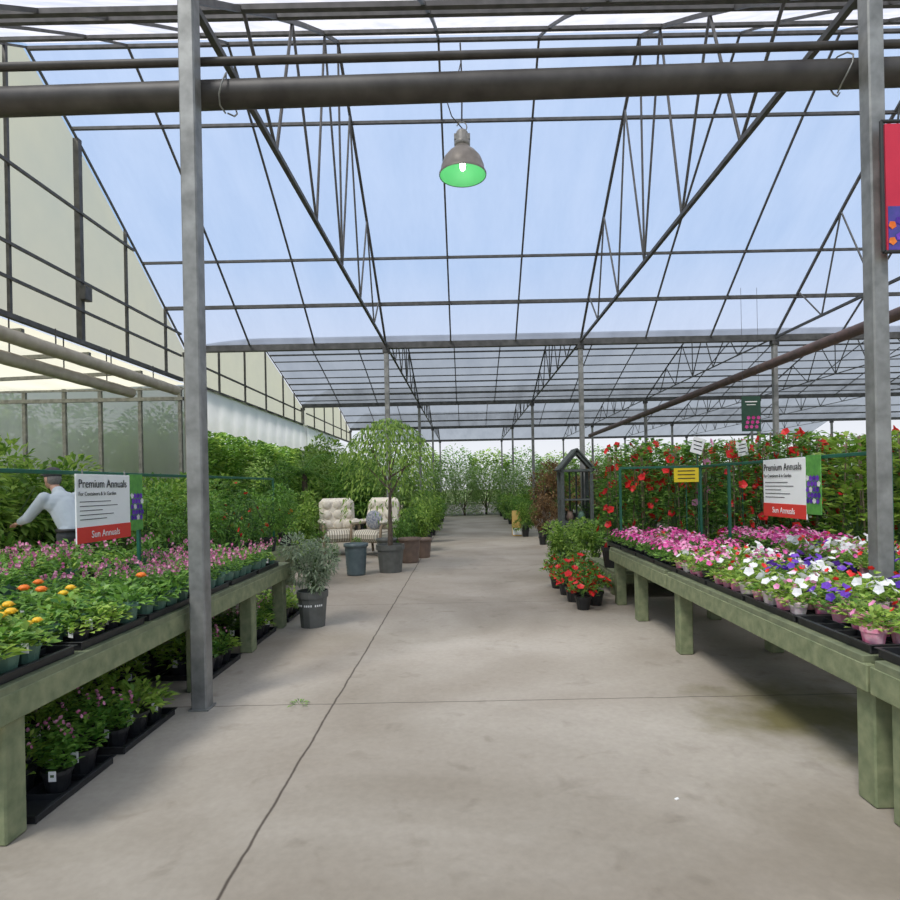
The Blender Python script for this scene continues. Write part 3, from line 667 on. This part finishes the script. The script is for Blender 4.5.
# ------------------------------------------------------------ patio chairs
def chair(x,y,rz,label):
    r=root('patio_armchair',(x,y,0),label,'chair','cushioned patio chairs',rz); r.scale=(1.05,1.1,1.12)
    mb=MB()
    for s in (-1,1):
        mb.path([(s*.36,-.36,.02),(s*.37,-.38,.35),(s*.38,-.36,.60),(s*.38,-.1,.66),(s*.38,.25,.64),(s*.36,.38,.80),(s*.30,.44,1.0)],.03,8)
        mb.path([(s*.36,.38,.02),(s*.37,.34,.4),(s*.38,.25,.64)],.028,8)
        mb.path([(s*.36,-.36,.3),(s*.36,.36,.3)],.025,8)
    mb.path([(-.36,-.36,.3),(.36,-.36,.3)],.025,8); mb.path([(-.36,.36,.3),(.36,.36,.3)],.025,8)
    mb.path([(-.30,.44,1.0),(0,.48,1.06),(.30,.44,1.0)],.03,8)
    for k in range(7): mb.path([(-.27+k*.09,.36,.32),(-.27+k*.09,.45,1.02)],.01,6)
    mb.make('frame',M['tanwood'],parent=r)
    mb=MB(); mb.box((0,-.06,.40),(.70,.78,.24),b=.08); mb.make('seat_cushion',M['stripe'],parent=r)
    mb=MB(); rt=Matrix.Rotation(-.2,3,'X')
    mb.box((0,.26,.80),(.78,.24,.72),b=.09,rot=rt)
    for i in range(3):
        for j in range(3): mb.ell(Vector((0,.26,.80))+rt@Vector((-.23+i*.23,-.12,-.22+j*.21)),(.105,.05,.10),10,6)
    mb.make('back_cushion',M['cream'],parent=r)
    for s in (-1,1):
        mb=MB(); mb.box((s*.38,-.04,.68),(.13,.64,.09),b=.04); mb.make('arm_pad',M['cream'],parent=r)
    return r
chair(-2.05,13.7,-.45,'patio armchair with cream tufted cushions turned toward the aisle')
chair(-2.95,13.95,.35,'patio armchair with cream tufted cushions beside another chair')
mb=MB(); mb.ell((0,0,0),(.22,.09,.22),12,8); o=mb.make('throw_pillow',M['blue'],(-2.07,13.56,.80),rz=-.45); meta(o,'navy and white patterned throw pillow on the chair','pillow')
# ------------------------------------------------------------ gabled garden cabinet
r=root('garden_lantern_house',(2.62,14.3,0),'weathered grey-green wooden gabled garden cabinet with open shelves','cabinet')
mb=MB()
for x in (-.34,.34):
    for y in (-.26,.26): mb.box((x,y,.93),(.08,.08,1.86),b=.01)
mb.box((0,0,.12),(.74,.6,.07)); mb.box((0,0,1.84),(.78,.62,.06)); mb.make('frame',M['kiosk'],parent=r)
for z in (.62,1.15):
    mb=MB(); mb.box((0,0,z),(.68,.54,.03)); mb.make('shelf',M['kiosk'],parent=r)
mb=MB()
for k in range(4): mb.box((-.24+k*.16,.27,1.0),(.04,.02,1.66))
mb.box((0,.27,.32),(.64,.02,.35)); mb.make('back_lattice',M['kiosk'],parent=r)
for s in (-1,1):
    mb=MB(); mb.box((s*.215,0,2.10),(.66,.72,.035),rot=Matrix.Rotation(s*.85,3,'Y')); mb.make('roof_panel',M['kiosk'],parent=r)
mb=MB()
for s in (-1,1): mb.box((s*.19,-.3,2.05),(.55,.04,.06),rot=Matrix.Rotation(s*.85,3,'Y'))
mb.make('gable_trim',M['kiosk'],parent=r)
for (x,z,mm) in ((-.15,.635,'terra'),(.12,.635,'greenpot'),(.18,.16,'terra')):
    mb=MB(); mb.lathe([(0,0),(.05,0),(.09,.12),(.06,.2),(.05,.24),(.06,.25)],14); o=mb.make('small_vase',M[mm],(2.62+x,14.2,z)); meta(o,'small ceramic vase on a wooden shelf','vase','vases in the cabinet')
r=root('folding_board',(1.52,18.0,0),'small yellow-tan wooden folding floor sign','sign board')
for s in (-1,1):
    mb=MB(); mb.box((0,s*.10,.38),(.26,.03,.76),b=.008,rot=Matrix.Rotation(s*.22,3,'X')); mb.make('panel',M['orange'],parent=r)
mb=MB(); mb.box((0,-.17,.14),(.26,.01,.2),b=.003,rot=Matrix.Rotation(-.22,3,'X')); mb.make('card',M['white'],parent=r)
# ------------------------------------------------------------ sign rails
def rail(x,ys,z,y_end,label,cross=None):
    r=root('sign_rail',(x,ys[0],0),label,'rail','green sign rails')
    for y in ys:
        mb=MB(); mb.box((0,y-ys[0],z/2),(.03,.03,z),b=.003); mb.make('upright',M['rail'],parent=r)
    mb=MB(); mb.box((0,(y_end-ys[0])/2,z),(.028,y_end-ys[0]+.03,.03),b=.003); mb.make('crossbar',M['rail'],parent=r)
    if cross:
        mb=MB(); mb.box((cross/2,y_end-ys[0],z),(abs(cross),.028,.03),b=.003); mb.make('crossbar',M['rail'],parent=r)
        mb=MB(); mb.box((cross,y_end-ys[0],z/2),(.03,.03,z),b=.003); mb.make('upright',M['rail'],parent=r)
rail(3.08,[4.35,7.0,7.85],1.73,7.85,'dark green metal rail holding the sign above the benches',-1.05)
rail(-3.12,[3.2,5.72,9.75],1.71,9.75,'dark green metal rail holding the sign above the benches')
def annual_sign(loc,rz,label):
    W,H=.98,.56
    r=root('bench_sign',loc,label,'sign','annuals signs',rz)
    mb=MB(); mb.box((-.11,0,-H/2),(.76,.012,H),b=.002); mb.make('board',M['white'],parent=r)
    mb=MB(); mb.box((-.11,-.008,-H+.065),(.76,.003,.13),b=.0005); mb.make('red_band',M['red'],parent=r)
    mb=MB(); mb.box((.38,0,-H/2+.03),(.22,.012,H-.04),b=.002); mb.make('picture_panel',M['grass_print'],parent=r)
    mb=MB()
    for i in range(4):
        for j in range(5): mb.flower((.30+i*.05+.02*(j%2),-.009,-.19-j*.05),(0,-1,0.01),.028,0 if (i+j*2)%5 else 1,5,.05)
    mb.make('flower_picture',[M['purplef'],M['whitef']],parent=r,recalc=False)
    text('Premium Annuals',.098,-.47,-.11,M['ink'],r,align='LEFT',sx=.98)
    text('For Containers & In Garden',.045,-.47,-.175,M['ink'],r,align='LEFT')
    mb=MB()
    for k,l in enumerate((.42,.52,.3,.46,.36)): mb.box((-.45+l/2,-.008,-.225-k*.036),(l,.002,.006),b=.0003)
    mb.make('small_print',M['ink'],parent=r)
    text('Sun Annuals',.082,-.11,-H+.038,M['white'],r)
    for x in (-.4,.2):
        mb=MB(); mb.tube((x,0,-.01),(x,0,.04),.006,n=6); mb.make('clip',M['steel'],parent=r)
annual_sign((3.045,5.62,1.74),-math.pi/2,'white and red Premium Annuals sign hanging above the petunias')
annual_sign((-3.085,5.24,1.70),math.pi/2,'white and red Premium Annuals sign hanging by leafy benches')
def card(x,y,z,w,h,mat,label,tilt=0,cat='card',name='price_card'):
    r=root(name,(x,y,0),label,cat,'bench cards')
    mb=MB(); mb.box((0,0,z),(w,.006,h),b=.001,rot=Matrix.Rotation(tilt,3,'Y')); mb.make('card_face',mat,parent=r)
    mb=MB(); mb.tube((0,.01,.36 if y>7.9 else HB),(0,.01,z),.007,n=6); mb.make('stake',M['rail'],parent=r)
    mb=MB()
    for k in range(3): mb.box((0,-.005,z+h*.25-k*h*.25),(w*.7,.002,h*.06),b=.0003,rot=Matrix.Rotation(tilt,3,'Y'))
    mb.make('small_print',M['ink'],parent=r)
card(2.96,8.02,1.63,.33,.2,M['yellow'],'yellow price card in front of the red climbers')
card(3.15,8.1,2.02,.16,.22,M['white'],'white plant card among the climbers',.3)
card(3.75,8.1,1.97,.14,.2,M['white'],'white plant card among the climbers',-.2)
r=root('hanging_banner',(5.75,12,2.48),'dark green hanging banner with red flower picture','banner')
mb=MB(); mb.box((0,0,.38),(.38,.015,.70)); mb.make('panel',pm('dark_green_print',(.02,.07,.04),(.012,.05,.03),8,.6),parent=r)
mb=MB()
for k in range(9): mb.flower((-.1+.1*(k%3)+.02*(k//3),-.012,.12+.09*(k//3)),(0,-1,0),.04,0,5,.05)
mb.make('flower_picture',M['magf'],parent=r,recalc=False)
mb=MB(); mb.box((0,-.01,.62),(.24,.003,.02),b=.0005); mb.box((0,-.01,.56),(.18,.003,.015),b=.0005); mb.make('small_print',M['tag'],parent=r)
mb=MB()
for s in (-.16,.16): mb.tube((s,0,.72),(s,0,2.9),.004,n=6)
mb.make('cord',M['dark'],parent=r)
r=root('post_banner',(2.92,4.14,3.10),'red banner with blue and purple flower picture mounted on the post','banner',rz=0)
mb=MB(); mb.box((.33,0,.44),(.62,.015,.88)); mb.make('panel',M['banner'],parent=r)
mb=MB(); mb.box((.33,-.009,.16),(.6,.004,.30)); mb.make('picture_panel',pm('violet_print',(.10,.05,.35),(.03,.05,.2),14,.5),parent=r)
mb=MB()
for k in range(24): mb.flower((.055+.05*(k%12),-.014,.07+.11*(k//12)+.03*(k%2)),(0,-1,0),.03,1 if k%4==0 else 0,5,.05)
mb.make('flower_picture',[M['purplef'],M['oraf']],parent=r,recalc=False)
mb=MB()
for a,b_ in (((0,0,0),(0,0,.9)),((0,0,.9),(.65,0,.9)),((0,0,0),(.65,0,0))): mb.tube(a,b_,.014,n=6)
mb.make('frame',M['ink'],parent=r)
# ------------------------------------------------------------ person
def capsule(mb,a,b_,r0,r1):
    a=Vector(a);b_=Vector(b_); mb.ell(a,(r0,)*3,14,10); mb.ell(b_,(r1,)*3,14,10); mb.path([a,b_],[r0*.99,r1*.99],14)
def remesh(mb,name,mat,parent,vox,sm=6):
    me=bpy.data.meshes.new(name); me.from_pydata(mb.v,[],mb.f)
    bm=bmesh.new(); bm.from_mesh(me); bmesh.ops.remove_doubles(bm,verts=bm.verts,dist=1e-5); bmesh.ops.recalc_face_normals(bm,faces=bm.faces); bm.to_mesh(me); bm.free()
    o=bpy.data.objects.new(name,me); col.objects.link(o)
    md=o.modifiers.new('r','REMESH'); md.mode='VOXEL'; md.voxel_size=vox
    s_=o.modifiers.new('s','SMOOTH'); s_.iterations=sm; s_.factor=.5
    bpy.context.view_layer.update()
    m2=bpy.data.meshes.new_from_object(o.evaluated_get(bpy.context.evaluated_depsgraph_get()))
    bpy.data.objects.remove(o); m2.name=name; m2.materials.clear(); m2.materials.append(mat)
    for p in m2.polygons: p.use_smooth=True
    return link(name,m2,(0,0,0),parent)
P=root('person',(-4.88,7.40,0),'person in grey-blue shirt, dark cap and trousers leaning over plants','person',rz=-.42); P.scale=(1.02,1.02,1.07)
hip=(0.10,0,.98); chest=(-.10,0,1.28); neck0=(-.20,0,1.43); neck1=(-.27,0,1.51); hd=Vector((-.32,0,1.62))
sh=[(-.17,s*.19,1.39) for s in (-1,1)]; el=[(-.38,-.26,1.17),(-.40,.28,1.20)]; wr=[(-.64,-.20,1.12),(-.66,.34,1.16)]
kn=[(.02,s*.11,.52) for s in (-1,1)]; an=[(.08,s*.12,.09) for s in (-1,1)]
bd=MB(); capsule(bd,hip,chest,.13,.135)
bd.ell((-.14,0,1.32),(.12,.19,.13)); capsule(bd,neck0,neck1,.06,.055)
bd.ell(hd,(.098,.078,.118),18,14); bd.ell(hd+Vector((-.04,0,-.06)),(.06,.055,.06),14,10)
bd.ell(hd+Vector((-.105,0,-.015)),(.022,.013,.025),10,8); bd.ell(hd+Vector((-.088,0,-.062)),(.02,.025,.008),10,8)
for s in (-1,1): bd.ell(hd+Vector((.01,s*.08,-.01)),(.022,.010,.032),10,8)
for i,s in enumerate((-1,1)):
    capsule(bd,sh[i],el[i],.05,.038); capsule(bd,el[i],wr[i],.038,.027)
    w=Vector(wr[i]); bd.ell(w+Vector((-.055,0,-.02)),(.05,.038,.016),12,8)
    for f in range(4):
        y=-.027+.018*f; l=(.035,.04,.038,.03)[f]; k0=w+Vector((-.095,y,-.028)); k1=k0+Vector((-l,0,-.010)); k2=k1+Vector((-l*.6,0,-.025))
        capsule(bd,k0,k1,.0085,.008); capsule(bd,k1,k2,.008,.007)
    t0=w+Vector((-.035,-s*.035,-.02)); t1=t0+Vector((-.03,-s*.025,-.015)); capsule(bd,t0,t1,.011,.010); capsule(bd,t1,t1+Vector((-.028,-s*.004,-.012)),.010,.008)
    capsule(bd,(.09,s*.1,.93),kn[i],.085,.055); capsule(bd,kn[i],an[i],.055,.038); bd.ell((an[i][0]-.06,an[i][1],.04),(.13,.045,.038))
remesh(bd,'body',M['skin'],P,.0065,3)
s_=MB(); capsule(s_,(.09,0,1.02),(-.10,0,1.27),.15,.16); s_.ell((-.14,0,1.33),(.14,.215,.14)); s_.ell((.09,0,1.03),(.14,.18,.07)); capsule(s_,(-.18,0,1.42),(-.21,0,1.46),.082,.072)
for i in range(2):
    capsule(s_,sh[i],el[i],.075,.058); q=Vector(el[i]).lerp(Vector(wr[i]),.88); capsule(s_,el[i],q,.058,.043)
remesh(s_,'shirt',M['shirt'],P,.012,4)
t_=MB(); t_.ell((.09,0,.96),(.168,.205,.125))
for i,s in enumerate((-1,1)):
    capsule(t_,(.09,s*.095,.90),kn[i],.108,.078); capsule(t_,kn[i],(an[i][0],an[i][1],.13),.078,.065)
remesh(t_,'trousers',M['trous'],P,.012,4)
h_=MB(); h_.ell(hd+Vector((.026,0,-.005)),(.090,.083,.085),16,12); remesh(h_,'hair',M['hair'],P,.008,2)
h_=MB(); h_.ell(hd+Vector((.004,0,.06)),(.118,.097,.078),18,12); h_.ell(hd+Vector((-.13,0,.045)),(.075,.065,.012),14,8); remesh(h_,'cap',M['cap'],P,.007,2)
for s in (-1,1):
    mb=MB(); mb.ell(hd+Vector((-.088,s*.032,.008)),(.011,.012,.010),10,8); mb.make('eye',M['tag'],parent=P)
    mb=MB(); mb.ell((an[0][0]-.06,s*.12,.045),(.145,.055,.048),14,8); mb.make('shoe',M['leather'],parent=P)
mb=MB(); mb.lathe([(.160,0),(.170,.0),(.170,.035),(.160,.035)],20); o=mb.make('belt',M['leather'],(.09,0,1.01),P); o.scale=(1,1.22,1)
mb=MB(); dome(mb,26,.05,.02,.0,.045,.01); meta(mb.make('weed_tuft',M['leaf'],(-1.22,4.3,0),recalc=False),'tiny green weed growing from the floor joint','weed')
mb=MB(); mb.box((0,0,.003),(.02,.012,.005)); meta(mb.make('paper_scrap',M['tag'],(1.0,2.92,0),rz=.5),'small white scrap lying on the concrete','litter')
# ------------------------------------------------------------ world, sun, camera
w=bpy.data.worlds.new('World'); scene.world=w; w.use_nodes=True; nt=w.node_tree; N=nt.nodes; L=nt.links; N.clear()
o=N.new('ShaderNodeOutputWorld'); bg=N.new('ShaderNodeBackground'); L.new(bg.outputs[0],o.inputs[0])
tc=N.new('ShaderNodeTexCoord'); sp=N.new('ShaderNodeSeparateXYZ'); L.new(tc.outputs['Generated'],sp.inputs[0])
rp=N.new('ShaderNodeValToRGB'); e=rp.color_ramp.elements; e[0].position=.0; e[0].color=(.74,.75,.77,1); e[1].position=.9; e[1].color=(.85,.85,.85,1)
x=e.new(.20); x.color=(.56,.61,.72,1); x=e.new(.34); x.color=(.31,.46,.69,1); x=e.new(.54); x.color=(.32,.46,.69,1); x=e.new(.70); x.color=(.72,.75,.82,1)
L.new(sp.outputs[2],rp.inputs[0]); L.new(rp.outputs[0],bg.inputs[0]); bg.inputs[1].default_value=1.05
sl=bpy.data.lights.new('sun','SUN'); sl.energy=4.3; sl.angle=.25; sl.color=(1,.94,.85); so=bpy.data.objects.new('sun',sl); col.objects.link(so); so.rotation_euler=(math.radians(28),math.radians(-22),0)
cam=bpy.data.cameras.new('camera'); co=bpy.data.objects.new('camera',cam); col.objects.link(co)
cam.lens=24; cam.sensor_width=36; cam.shift_x=-15/900; cam.shift_y=35/900; cam.clip_end=500
co.matrix_world=Matrix.Translation((0,0,1.55))@Matrix.Rotation(math.pi/2,4,'X')@Matrix.Rotation(-.02,4,'Z')
scene.camera=co
scene.view_settings.view_transform='Standard'; scene.view_settings.exposure=0.25
